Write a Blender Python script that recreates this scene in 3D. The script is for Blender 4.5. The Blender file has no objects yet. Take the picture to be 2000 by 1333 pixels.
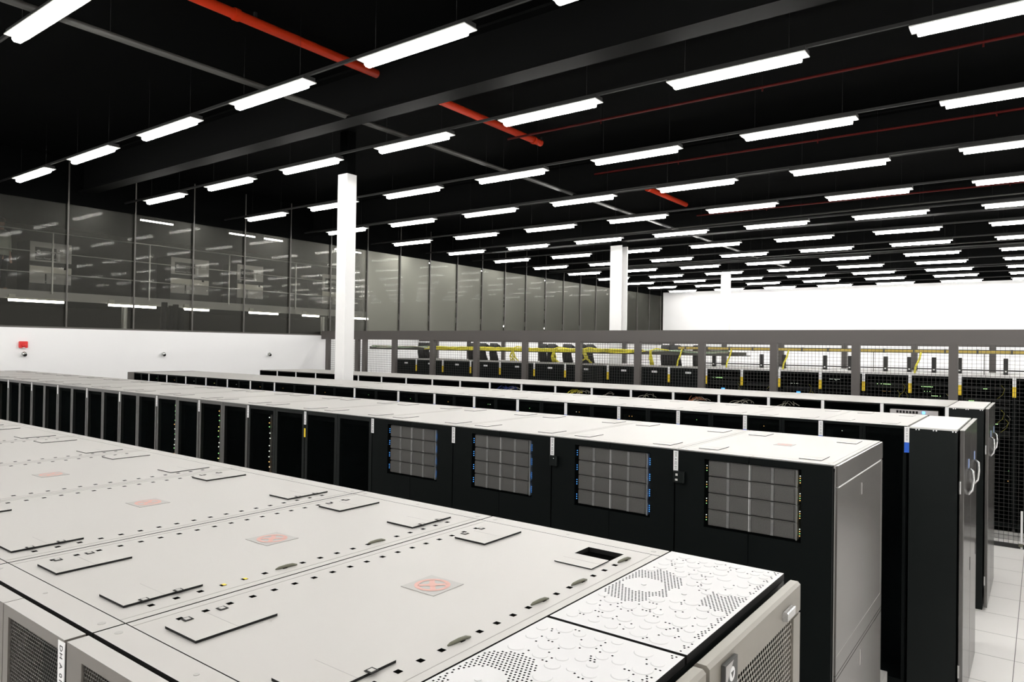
import bpy, math, random
from mathutils import Matrix, Vector
random.seed(7)
sc = bpy.context.scene
COL = sc.collection
CZ = 2.545            # eye height above the raised floor
H = 2.004             # height of the cabinets

# ------------------------------------------------------------------ materials
def node_mat(name, col, rough=.5, metal=0.0, spec=.5, emit=None, estr=0, bump=0, bscale=400, vary=0, vscale=3):
    m = bpy.data.materials.new(name); m.use_nodes = True
    nt = m.node_tree; b = nt.nodes['Principled BSDF']
    b.inputs['Base Color'].default_value = (*col, 1)
    b.inputs['Roughness'].default_value = rough
    b.inputs['Metallic'].default_value = metal
    b.inputs['Specular IOR Level'].default_value = spec
    if emit:
        b.inputs['Emission Color'].default_value = (*emit, 1)
        b.inputs['Emission Strength'].default_value = estr
    if vary or bump:
        tc = nt.nodes.new('ShaderNodeTexCoord')
    if vary:
        n = nt.nodes.new('ShaderNodeTexNoise'); n.inputs['Scale'].default_value = vscale; n.inputs['Detail'].default_value = 4
        nt.links.new(tc.outputs['Object'], n.inputs['Vector'])
        mx = nt.nodes.new('ShaderNodeMix'); mx.data_type = 'RGBA'
        mx.inputs[6].default_value = (*[c*(1-vary) for c in col], 1); mx.inputs[7].default_value = (*[min(1, c*(1+vary)) for c in col], 1)
        nt.links.new(n.outputs['Fac'], mx.inputs[0]); nt.links.new(mx.outputs[2], b.inputs['Base Color'])
    if bump:
        n2 = nt.nodes.new('ShaderNodeTexNoise'); n2.inputs['Scale'].default_value = bscale
        nt.links.new(tc.outputs['Object'], n2.inputs['Vector'])
        bp = nt.nodes.new('ShaderNodeBump'); bp.inputs['Strength'].default_value = bump; bp.inputs['Distance'].default_value = .001
        nt.links.new(n2.outputs['Fac'], bp.inputs['Height']); nt.links.new(bp.outputs['Normal'], b.inputs['Normal'])
    return m

def perf_mat(name, col, open_=.5, pitch=None, rough=.45, spec=.5):
    """perforated steel sheet: holes let the light through; with a pitch the holes are drawn one by one"""
    m = bpy.data.materials.new(name); m.use_nodes = True
    nt = m.node_tree; b = nt.nodes['Principled BSDF']; out = nt.nodes['Material Output']
    b.inputs['Base Color'].default_value = (*col, 1); b.inputs['Roughness'].default_value = rough; b.inputs['Specular IOR Level'].default_value = spec
    tr = nt.nodes.new('ShaderNodeBsdfTransparent'); mix = nt.nodes.new('ShaderNodeMixShader')
    nt.links.new(b.outputs[0], mix.inputs[1]); nt.links.new(tr.outputs[0], mix.inputs[2]); nt.links.new(mix.outputs[0], out.inputs['Surface'])
    if pitch is None:
        mix.inputs[0].default_value = open_
    else:
        tc = nt.nodes.new('ShaderNodeTexCoord'); sx = nt.nodes.new('ShaderNodeSeparateXYZ'); nt.links.new(tc.outputs['Object'], sx.inputs[0])
        def mth(op, a, b_=None, c_=None):
            n = nt.nodes.new('ShaderNodeMath'); n.operation = op
            for i, v in enumerate((a, b_, c_)):
                if v is None: continue
                if isinstance(v, (int, float)): n.inputs[i].default_value = v
                else: nt.links.new(v, n.inputs[i])
            return n.outputs[0]
        u = mth('ADD', sx.outputs[0], sx.outputs[1]); v = sx.outputs[2]
        # staggered rows of round holes
        rv = mth('DIVIDE', v, pitch*.866); row = mth('FLOOR', rv); odd = mth('MULTIPLY', mth('PINGPONG', row, 1), .5)
        fu = mth('SUBTRACT', mth('FRACT', mth('ADD', mth('DIVIDE', u, pitch), odd)), .5)
        fv = mth('SUBTRACT', mth('FRACT', rv), .5)
        r2 = mth('ADD', mth('MULTIPLY', fu, fu), mth('MULTIPLY', fv, fv))
        hole = mth('LESS_THAN', r2, open_/math.pi)
        nt.links.new(hole, mix.inputs[0])
    return m

def floor_mat():
    m = bpy.data.materials.new('raised_floor_tiles'); m.use_nodes = True
    nt = m.node_tree; b = nt.nodes['Principled BSDF']
    tc = nt.nodes.new('ShaderNodeTexCoord'); mp = nt.nodes.new('ShaderNodeMapping')
    mp.inputs['Location'].default_value = (.17, -.06, 0)
    nt.links.new(tc.outputs['Object'], mp.inputs[0])
    br = nt.nodes.new('ShaderNodeTexBrick'); br.offset = 0; br.squash = 1
    br.inputs['Scale'].default_value = 1; br.inputs['Brick Width'].default_value = .6; br.inputs['Row Height'].default_value = .6
    br.inputs['Mortar Size'].default_value = .003; br.inputs['Mortar Smooth'].default_value = .1
    br.inputs['Color1'].default_value = (.88, .86, .84, 1); br.inputs['Color2'].default_value = (.90, .88, .86, 1)
    br.inputs['Mortar'].default_value = (.13, .125, .12, 1)
    nt.links.new(mp.outputs[0], br.inputs['Vector']); nt.links.new(br.outputs['Color'], b.inputs['Base Color'])
    b.inputs['Roughness'].default_value = .38
    return m

def glass_mat():
    m = bpy.data.materials.new('tinted_gallery_glass'); m.use_nodes = True
    nt = m.node_tree; nt.nodes.remove(nt.nodes['Principled BSDF']); out = nt.nodes['Material Output']
    fr = nt.nodes.new('ShaderNodeFresnel'); fr.inputs[0].default_value = 1.5
    tr = nt.nodes.new('ShaderNodeBsdfTransparent'); tr.inputs[0].default_value = (.87, .87, .85, 1)
    
    g1 = nt.nodes.new('ShaderNodeBsdfGlossy'); g1.inputs['Roughness'].default_value = .03
    g2 = nt.nodes.new('ShaderNodeBsdfGlossy'); g2.inputs['Roughness'].default_value = .38; g2.inputs[0].default_value = (.36, .36, .33, 1)
    mg = nt.nodes.new('ShaderNodeMixShader'); mg.inputs[0].default_value = .93
    nt.links.new(g1.outputs[0], mg.inputs[1]); nt.links.new(g2.outputs[0], mg.inputs[2])
    mx = nt.nodes.new('ShaderNodeMixShader')
    nt.links.new(fr.outputs[0], mx.inputs[0]); nt.links.new(tr.outputs[0], mx.inputs[1]); nt.links.new(mg.outputs[0], mx.inputs[2])
    nt.links.new(mx.outputs[0], out.inputs['Surface'])
    return m

M = {}
M['top'] = node_mat('pale_grey_steel', (.40, .39, .375), .42, spec=.5, bump=.15, bscale=900, vary=.02)
M['topw'] = node_mat('white_steel_top', (.62, .61, .60), .45)
M['frame'] = node_mat('grey_door_frame', (.115, .105, .094), .42)
M['endg'] = node_mat('beige_grey_door', (.19, .175, .15), .4)
M['black'] = node_mat('black_textured_steel', (.0022, .0034, .0034), .6, spec=.09)
M['blackg'] = node_mat('black_satin_steel', (.0040, .0058, .0056), .5, spec=.16)
M['bframe'] = node_mat('dark_frame_sheen', (.035, .034, .032), .32, spec=.55)  # paler than the other black frames: grazing sheen put into the colour
M['inside'] = node_mat('cabinet_interior', (.002, .0025, .0025), .9, spec=0)
M['side'] = node_mat('satin_side_panel', (.10, .094, .088), .24, spec=1.0)
M['endc'] = node_mat('satin_end_door', (.07, .067, .064), .18, spec=1.0)
M['edge'] = node_mat('black_edge_and_shade', (.006, .006, .006), .7, spec=.2)  # black paints shade on hatch, panel and lid sides; also ports, slots, lenses
M['hole'] = node_mat('cutout_and_gap_shade', (.002, .002, .002), .9, spec=0)  # black of the cut-outs; also painted shade in the cabinet gaps
M['ring'] = node_mat('red_print', (.54, .31, .27), .6)
M['sticker'] = node_mat('grey_sticker', (.35, .34, .33), .5)
M['lid'] = node_mat('white_lid_paint', (.56, .56, .57), .5)
M['lab'] = node_mat('white_label', (.85, .85, .86), .5)
M['ink'] = node_mat('black_ink', (.02, .02, .02), .6)
M['pblue'] = node_mat('pale_blue_label', (.22, .30, .55), .5)
M['blue'] = node_mat('blue_label', (.01, .09, .50), .5)
M['yel'] = node_mat('yellow_label', (.85, .60, .02), .5)
M['orange'] = node_mat('orange_print', (.9, .28, .03), .5)
M['perfB'] = perf_mat('fine_black_mesh', (.003, .004, .004), .66, spec=0, rough=1)
M['perfD'] = perf_mat('open_black_mesh', (.003, .004, .004), .86, spec=0, rough=1)
M['perfA'] = perf_mat('black_hex_mesh', (.05, .05, .045), .62, .0085, spec=.2)
M['perfE'] = perf_mat('grey_hole_sheet', (.19, .175, .15), .46, .0135)
M['drive'] = node_mat('drive_bay_grille', (.50, .49, .47), .5, bump=1.0, bscale=260, vary=.55, vscale=260)
M['strip'] = node_mat('drive_rail', (.95, .95, .94), .4)
M['ledb'] = node_mat('blue_led', (.02, .1, .5), .4, emit=(.08, .35, 1), estr=5)
M['ledg'] = node_mat('green_led', (.1, .4, .1), .4, emit=(.4, 1, .35), estr=3.5)
M['ledG'] = node_mat('bright_green_led', (.1, .4, .1), .4, emit=(.5, 1, .35), estr=14)
M['ledo'] = node_mat('amber_led', (.5, .2, .05), .4, emit=(1, .55, .15), estr=4)
M['ledw'] = node_mat('white_led', (.5, .5, .5), .4, emit=(.9, 1, .85), estr=4)
M['white'] = node_mat('white_wall_paint', (.86, .86, .87), .7, vary=.01)
M['whitec'] = node_mat('white_column_paint', (.86, .86, .86), .6)
M['floor'] = floor_mat()
M['ceil'] = node_mat('black_ceiling', (.0016, .0018, .0018), .9, spec=.02, vary=.3, vscale=.6)
M['beam'] = node_mat('dark_beam', (.0026, .0028, .0028), .7, spec=.04)
M['condu'] = node_mat('grey_conduit', (.035, .035, .032), .5)
M['track'] = node_mat('grey_track', (.010, .010, .010), .5, spec=.3)
M['pipe'] = node_mat('red_sprinkler_pipe', (.46, .028, .005), .7, spec=.08)
M['piped'] = node_mat('dull_red_pipe', (.07, .006, .005), .6, spec=.1)
M['refl'] = node_mat('white_reflector', (.6, .6, .58), .4)
M['tube'] = node_mat('lit_diffuser', (.9, .9, .9), .4, emit=(1, .978, .935), estr=50)
M['tube2'] = node_mat('lit_gallery_tube', (.9, .9, .9), .4, emit=(1, .95, .85), estr=26)
M['cage'] = node_mat('dark_grey_cage_steel', (.065, .058, .055), .5)
M['wire'] = node_mat('cage_wire', (.02, .019, .018), .5)
M['glass'] = glass_mat()
M['mull'] = node_mat('dark_mullion', (.075, .07, .064), .4)
M['gal'] = node_mat('dark_gallery_paint', (.052, .050, .047), .8)
M['unit'] = node_mat('grey_unit_paint', (.56, .55, .53), .5)
M['unitd'] = node_mat('dark_unit_panel', (.035, .035, .034), .5)
M['cream'] = node_mat('cream_panel', (.80, .78, .70), .5)
M['rail'] = node_mat('steel_rail', (.60, .60, .57), .35, metal=.4)
M['red'] = node_mat('red_plastic', (.62, .02, .02), .4)
M['chrome'] = node_mat('silver_dome', (.45, .46, .44), .15, metal=.9)
M['silver'] = node_mat('silver_handle', (.6, .6, .6), .25, metal=.8)
M['ycab'] = node_mat('yellow_fibre', (.80, .72, .06), .5)
M['gcab'] = node_mat('green_white_cable', (.45, .58, .42), .6)
M['bcab'] = node_mat('blue_cable', (.03, .06, .30), .5)
M['wcab'] = node_mat('pale_cable', (.62, .58, .48), .5)
M['ocab'] = node_mat('orange_cable', (.65, .22, .08), .5)
M['pcab'] = node_mat('pink_cable', (.80, .16, .32), .5)
M['kcab'] = node_mat('black_cable', (.012, .012, .012), .6)
M['duct'] = node_mat('yellow_duct', (.62, .46, .10), .5)
M['tray'] = node_mat('dark_tray', (.07, .07, .06), .5)
M['olive'] = node_mat('olive_clip', (.10, .10, .07), .5)
M['skin'] = node_mat('skin', (.45, .27, .2), .6)
M['shirt'] = node_mat('grey_green_shirt', (.40, .42, .37), .8)
M['stripe'] = node_mat('white_sleeve_stripe', (.95, .95, .90), .7)
M['hair'] = node_mat('dark_hair', (.015, .012, .01), .7)
M['trous'] = node_mat('dark_trousers', (.02, .02, .025), .8)
M['appl'] = node_mat('grey_appliance_face', (.42, .40, .40), .45)

# ------------------------------------------------------------------ mesh builder
class MB:
    def __init__(s): s.v = []; s.f = []; s.m = []; s.mats = []; s.smooth = []
    def mi(s, m):
        if m not in s.mats: s.mats.append(m)
        return s.mats.index(m)
    def add(s, vs, fs, m, sm=False):
        o = len(s.v); s.v += [tuple(v) for v in vs]; k = s.mi(m)
        for f in fs: s.f.append(tuple(o+i for i in f)); s.m.append(k); s.smooth.append(sm)
    def box(s, x0, x1, y0, y1, z0, z1, m, topm=None, frontm=None):
        vs = [(x, y, z) for z in (z0, z1) for y in (y0, y1) for x in (x0, x1)]
        F = [(0, 2, 3, 1), (4, 5, 7, 6), (0, 1, 5, 4), (1, 3, 7, 5), (3, 2, 6, 7), (2, 0, 4, 6)]
        if topm or frontm:
            o = len(s.v); s.v += vs
            for i, f in enumerate(F):
                mm = topm if (i == 1 and topm) else frontm if (i == 2 and frontm) else m
                s.f.append(tuple(o+j for j in f)); s.m.append(s.mi(mm)); s.smooth.append(False)
        else: s.add(vs, F, m)
        return s
    def bev(s, x0, x1, y0, y1, z0, z1, m, b=.004, ax='x'):
        # box whose four long edges along an axis are chamfered
        lo, hi = {'x': (x0, x1), 'y': (y0, y1), 'z': (z0, z1)}[ax]
        (a0, a1), (c0, c1) = {'x': ((y0, y1), (z0, z1)), 'y': ((z0, z1), (x0, x1)), 'z': ((x0, x1), (y0, y1))}[ax]
        P = [(a0+b, c0), (a1-b, c0), (a1, c0+b), (a1, c1-b), (a1-b, c1), (a0+b, c1), (a0, c1-b), (a0, c0+b)]
        def mk(t, p): return {'x': (t, p[0], p[1]), 'y': (p[1], t, p[0]), 'z': (p[0], p[1], t)}[ax]
        vs = [mk(lo, p) for p in P]+[mk(hi, p) for p in P]; n = 8
        fs = [(i, (i+1) % n, n+(i+1) % n, n+i) for i in range(n)]+[tuple(range(n-1, -1, -1)), tuple(range(n, 2*n))]
        s.add(vs, fs, m); return s
    def quad(s, a, b, c, d, m): s.add([a, b, c, d], [(0, 1, 2, 3)], m); return s
    def cyl(s, c, r, h, m, n=16, ax='z', r2=None):
        r2 = r if r2 is None else r2
        vs = []
        for (t, rr) in ((0, r), (h, r2)):
            for i in range(n):
                a = 2*math.pi*i/n; p, q = rr*math.cos(a), rr*math.sin(a)
                vs.append({'z': (c[0]+p, c[1]+q, c[2]+t), 'x': (c[0]+t, c[1]+p, c[2]+q), 'y': (c[0]+q, c[1]+t, c[2]+p)}[ax])
        s.add(vs, [(i, (i+1) % n, n+(i+1) % n, n+i) for i in range(n)], m, True)
        s.add(vs[:n], [tuple(range(n-1, -1, -1))], m); s.add(vs[n:], [tuple(range(n))], m); return s
    def ring(s, c, r0, r1, z, m, n=28):
        vs = [(c[0]+r*math.cos(2*math.pi*i/n), c[1]+r*math.sin(2*math.pi*i/n), z) for r in (r0, r1) for i in range(n)]
        s.add(vs, [(i, n+i, n+(i+1) % n, (i+1) % n) for i in range(n)], m); return s
    def tube(s, pts, r, m, n=6):
        pts = [Vector(p) for p in pts]; vs = []
        for i, p in enumerate(pts):
            d = (pts[min(i+1, len(pts)-1)]-pts[max(i-1, 0)]).normalized()
            u = d.orthogonal().normalized() if i == 0 else (u-d*u.dot(d)).normalized()
            w = d.cross(u); rr = r[i] if isinstance(r, (list, tuple)) else r
            vs += [p+(u*math.cos(2*math.pi*k/n)+w*math.sin(2*math.pi*k/n))*rr for k in range(n)]
        fs = [(i*n+k, i*n+(k+1) % n, (i+1)*n+(k+1) % n, (i+1)*n+k) for i in range(len(pts)-1) for k in range(n)]
        fs += [tuple(range(n-1, -1, -1)), tuple((len(pts)-1)*n+k for k in range(n))]
        s.add(vs, fs, m, True); return s
    def ball(s, c, r, m, sc_=(1, 1, 1), n=14, k=8, top=1.0):
        vs = []; 
        for j in range(k+1):
            t = -math.pi/2+math.pi*j/k
            for i in range(n):
                a = 2*math.pi*i/n
                vs.append((c[0]+r*sc_[0]*math.cos(t)*math.cos(a), c[1]+r*sc_[1]*math.cos(t)*math.sin(a), c[2]+r*sc_[2]*math.sin(t)))
        s.add(vs, [(j*n+i, j*n+(i+1) % n, (j+1)*n+(i+1) % n, (j+1)*n+i) for j in range(k) for i in range(n)], m, True); return s
    def build(s, name, parent=None, loc=(0, 0, 0)):
        me = bpy.data.meshes.new(name); me.from_pydata(s.v, [], s.f)
        for m in s.mats: me.materials.append(M[m])
        me.polygons.foreach_set('material_index', s.m); me.polygons.foreach_set('use_smooth', s.smooth); me.update()
        o = bpy.data.objects.new(name, me); COL.objects.link(o); o.location = loc
        if parent: o.parent = parent
        return o
def tag(o, label=None, cat=None, group=None, kind=None):
    if label: o['label'] = label
    if cat: o['category'] = cat
    if group: o['group'] = group
    if kind: o['kind'] = kind
    return o
def empty(name, loc=(0, 0, 0), rz=0):
    o = bpy.data.objects.new(name, None); COL.objects.link(o); o.location = loc; o.rotation_euler[2] = rz; o.empty_display_size = .1
    return o
KIDS = {}
def copy_tree(o, parent=None):
    c = o.copy(); COL.objects.link(c); c.parent = parent
    for ch in [k for k in ALL_CHILDREN(o)]: copy_tree(ch, c)
    return c
def ALL_CHILDREN(o): return list(o.children)
ORD = ['zeroth', 'first', 'second', 'third', 'fourth', 'fifth', 'sixth', 'seventh', 'eighth', 'ninth', 'tenth', 'eleventh', 'twelfth',
       'thirteenth', 'fourteenth', 'fifteenth', 'sixteenth', 'seventeenth', 'eighteenth', 'nineteenth', 'twentieth', 'twenty-first', 'twenty-second', 'twenty-third']
def text_mesh(txt, size, mat, name='lettering', depth=.0002, spacing=1.0):
    cu = bpy.data.curves.new('lettering_curve', 'FONT'); cu.body = txt; cu.size = size; cu.extrude = depth
    cu.align_x = 'CENTER'; cu.align_y = 'CENTER'; cu.space_character = spacing; cu.resolution_u = 3
    t = bpy.data.objects.new('tmp', cu); COL.objects.link(t)
    dg = bpy.context.evaluated_depsgraph_get(); me = bpy.data.meshes.new_from_object(t.evaluated_get(dg))
    bpy.data.objects.remove(t); bpy.data.curves.remove(cu)
    me.materials.clear(); me.materials.append(M[mat]); me.name = name
    return me
def put_text(me, parent, loc, rot, name='lettering'):
    o = bpy.data.objects.new(name, me); COL.objects.link(o); o.parent = parent
    # rot: matrix rows giving text x, text y and normal directions
    o.matrix_local = Matrix.Translation(loc) @ Matrix((Vector(rot[0]), Vector(rot[1]), Vector(rot[2]))).transposed().to_4x4()
    return o
DOWN_FRONT = ((0, 0, -1), (1, 0, 0), (0, -1, 0))     # reads downwards on a face looking towards -y
ALONG_FRONT = ((1, 0, 0), (0, 0, 1), (0, -1, 0))

# ------------------------------------------------------------------ setting
YB, YF, XL, XR, CEIL = -4.5, 31.6, -14.6, 7.2, 5.95
def struct(mb, name, parent=None):
    o = mb.build(name, parent)
    if parent is None: o['kind'] = 'structure'
    return o
struct(MB().box(XL, XR, YB, YF, -.1, 0, 'floor'), 'floor')
struct(MB().box(XL, XR, YB, YF, CEIL, CEIL+.1, 'ceil'), 'ceiling')
w = MB(); w.box(XL, XR, YF, YF+.15, 0, 5.27, 'white'); w.box(XL, XR, YF-.02, YF+.15, 5.272, CEIL, 'ceil'); struct(w, 'wall_far')
w = MB(); w.box(XR, XR+.15, YB, YF, 0, 5.27, 'white'); w.box(XR, XR+.15, YB, YF, 5.272, CEIL, 'ceil'); struct(w, 'wall_right')
w = MB(); w.box(XL, XR, YB-.15, YB, 0, 5.27, 'white'); w.box(XL, XR, YB-.15, YB, 5.272, CEIL, 'ceil'); struct(w, 'wall_back')
SILL = 2.765
w = MB(); w.box(XL-.12, XL, YB, YF, 0, SILL, 'white'); w.box(XL-.12, XL, YB, YF, SILL, SILL+.03, 'mull'); w.box(XL-.12, XL, YB, YF, 5.125, CEIL, 'ceil'); struct(w, 'wall_left')
# the glazed upper part of the left wall: one window per bay
BAY = 1.225
n = 0; y = 5.63-BAY*4
while y < YF-.05:
    n += 1; y1 = min(y+BAY, YF)
    fr = MB(); fr.box(XL-.03, XL+.003, y-.012, y+.012, SILL+.03, CEIL, 'mull'); fr.box(XL-.09, XL, y+.016, y1-.016, 5.10, 5.125, 'ceil')
    e = struct(fr, 'window_%d' % n)
    MB().box(XL-.05, XL-.042, y+.016, y1-.016, SILL+.03, 5.10, 'glass').build('window_glass', e)
    y += BAY
struct(MB().box(XL, XL+.012, YB, YF, 0, .1, 'mull'), 'baseboard_left')
struct(MB().box(XL, XR, YF-.012, YF, 0, .1, 'mull'), 'baseboard_far')
# the gallery space behind the glass
w = MB(); w.box(-24.1, -24, YB, YF+2, 0, CEIL, 'gal'); struct(w, 'wall_gallery')
w = MB(); w.box(-24, XL-.12, YB, YF+2, -.1, 0, 'gal'); struct(w, 'floor_gallery')
w = MB(); w.box(-24, XL-.12, YB, YF+2, CEIL, CEIL+.1, 'ceil'); struct(w, 'ceiling_gallery')
w = MB(); w.box(-24, XL-.12, YF+2, YF+2.1, 0, CEIL, 'gal'); w.box(-24, XL-.12, YB-.1, YB, 0, CEIL, 'gal'); struct(w, 'wall_gallery_end')
w = MB(); w.box(-24, -19.9, YB, YF+2, 3.56, 3.70, 'gal'); w.box(-19.92, -19.86, YB, YF+2, 3.54, 3.76, 'unit'); struct(w, 'floor_gallery_deck')

# beams and columns
def beam(name, x0, x1, y0, y1, z0, label):
    b = MB()
    if x1-x0 > y1-y0:   # I section along x
        b.box(x0, x1, y0, y1, z0, z0+.03, 'beam'); b.box(x0, x1, (y0+y1)/2-.02, (y0+y1)/2+.02, z0+.03, CEIL-.03, 'beam'); b.box(x0, x1, y0, y1, CEIL-.03, CEIL, 'beam')
    else:
        b.box(x0, x1, y0, y1, z0, z0+.03, 'beam'); b.box((x0+x1)/2-.02, (x0+x1)/2+.02, y0, y1, z0+.03, CEIL-.03, 'beam'); b.box(x0, x1, y0, y1, CEIL-.03, CEIL, 'beam')
    o = b.build('trim_%s' % name); o['kind'] = 'structure'
for i, yy in enumerate((.6, 5.9, 11.2, 16.5, 21.8, 27.1)): beam('%d' % (i+1), XL, XR, yy-.13, yy+.13, 5.345, '')
p = MB(); p.tube([(-6.95, YB+.1, 0), (-6.95, 26, 0)], .035, 'condu', 8)
for q in range(10): p.cyl((-6.95, -3+q*3, 0), .002, CEIL-5.385, 'track', 6)
tag(p.build('conduit', None, (0, 0, 5.385)), 'grey conduit running away from the camera left of the red pipe', 'conduit')
def column(x, y, wd, dp, hsec, label):
    r = empty('column', (x, y, 0)); tag(r, label, 'column', 'white steel columns')
    b = MB(); t = .02; hw, hd = wd/2, dp/2
    if hsec:   # H section, open side towards +x / -x seen from the room
        b.box(-hw, hw, -hd, -hd+t, 0, 5.265, 'whitec'); b.box(-hw, hw, hd-t, hd, 0, 5.265, 'whitec'); b.box(-.012, .012, -hd+t, hd-t, 0, 5.265, 'whitec')
    else:
        b.bev(-hw, hw, -hd, hd, 0, 5.265, 'whitec', .006, 'z')
    b.build('shaft', r)
    MB().box(-hw+.02, hw-.02, -hd+.02, hd-.02, 5.265, CEIL, 'ceil').build('cap_plate', r)
    MB().box(-hw-.06, hw+.06, -hd-.06, hd+.06, 0, .02, 'whitec').build('base_plate', r)
column(-8.953, 7.50, .225, .2, False, 'square white column rising behind the black cabinets in the third row')
column(-9.02, 16.76, .34, .34, True, 'white H section column standing in and behind the mesh cage')
column(-9.08, 24.85, .27, .27, False, 'thinnest, most distant white column in front of the far white wall')

# ------------------------------------------------------------------ ceiling lights
LX = [-13.62+2.13*j for j in range(10)]
LY = [2.35+2.14*k for k in range(-3, 14)]
LZ = 5.185
proto = empty('ceiling_light')
MB().box(-.66, .66, -.07, .07, .035, .075, 'track').build('housing', proto)
MB().box(-.66, .66, -.085, .085, .025, .035, 'refl').build('reflector', proto)
b = MB(); b.bev(-.605, .605, -.04, .04, -.03, .025, 'tube', .015, 'x'); b.build('tube', proto)
for sx in (-.5, .5): MB().tube([(sx, 0, .075), (sx, 0, CEIL-LZ)], .0015, 'track', 5).build('hanger', proto)
first = True
for k, yy in enumerate(LY):
    for j, xx in enumerate(LX):
        r = proto if first else copy_tree(proto); first = False
        r.location = (xx+.605, yy, LZ)
        if k < 3 : lab = 'strip light behind the camera, %s from glass wall, %s rear row' % (ORD[j+1], ORD[3-k])
        else: lab = 'lit ceiling strip light, %s out from the glass wall, %s row back' % (ORD[j+1], ORD[k-2])
        tag(r, lab, 'light', 'strip lights on the black ceiling')
    t = MB(); t.box(XL+.02, XR-.02, -.012, .012, .0, .03, 'track').build('lighting_track', None, (0, yy, LZ+.08))
    tt = COL.objects[-1]
    tag(tt, 'thin grey track carrying the %s' % ('%s row of strip lights back from the camera' % ORD[k-2] if k > 2 else '%s row of lights behind the camera' % ORD[3-k]), 'lighting track', 'thin tracks carrying the light rows')

# red sprinkler pipes
PZ = CZ+3.3; PX = -6.51; q_ = 3.3/2.86
for n_, (ya, yb) in enumerate(((YB+.1, 8.15*q_), (11.0*q_, 13.2*q_))):
    p = MB(); p.tube([(PX, ya, 0), (PX, yb, 0)], .052, 'pipe', 12)
    yy = ya+.6
    while yy < yb: p.cyl((PX, yy-.03, 0), .062, .06, 'pipe', 12, 'y'); p.box(PX-.015, PX+.015, yy+.2, yy+.23, .04, CEIL-PZ, 'track'); yy += 2.6
    tag(p.build('sprinkler_pipe', None, (0, 0, PZ)), ('thick red sprinkler pipe running away from the camera under the ceiling', 'short farther stretch of thick red sprinkler pipe')[n_], 'pipe', 'thick red sprinkler pipes')
for i, yy in enumerate((7.74, 10.1, 14.4)):
    p = MB(); yy *= 3.15/2.86; p.tube([(PX, yy, 0), (7, yy, 0)], .017, 'piped', 8)
    for q in range(6): p.cyl((-4.9+q*2.2, yy, -.05), .01, .05, 'piped', 6); p.cyl((-4.9+q*2.2, yy, .0), .002, CEIL-CZ-3.15, 'track', 6)
    tag(p.build('sprinkler_branch_pipe', None, (0, 0, CZ+3.15)), 'thin dull red branch pipe across the ceiling, %s from the camera' % ('nearest', 'second', 'farthest')[i], 'pipe', 'thin red branch pipes')
for i, yy in enumerate((15.1, 21.1)):
    p = MB(); p.tube([(XL+.1, yy+.5, 0), (7, yy-.3, 0)], .016, 'condu', 8)
    for q in range(6): p.cyl((-12+q*3.4, yy, 0), .0015, CEIL-CZ-2.8, 'track', 6)
    tag(p.build('conduit', None, (0, 0, CZ+2.8)), 'thin pale conduit crossing under the ceiling, %s of the two' % ('nearer', 'farther')[i], 'conduit', 'pale conduits under the ceiling')

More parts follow.
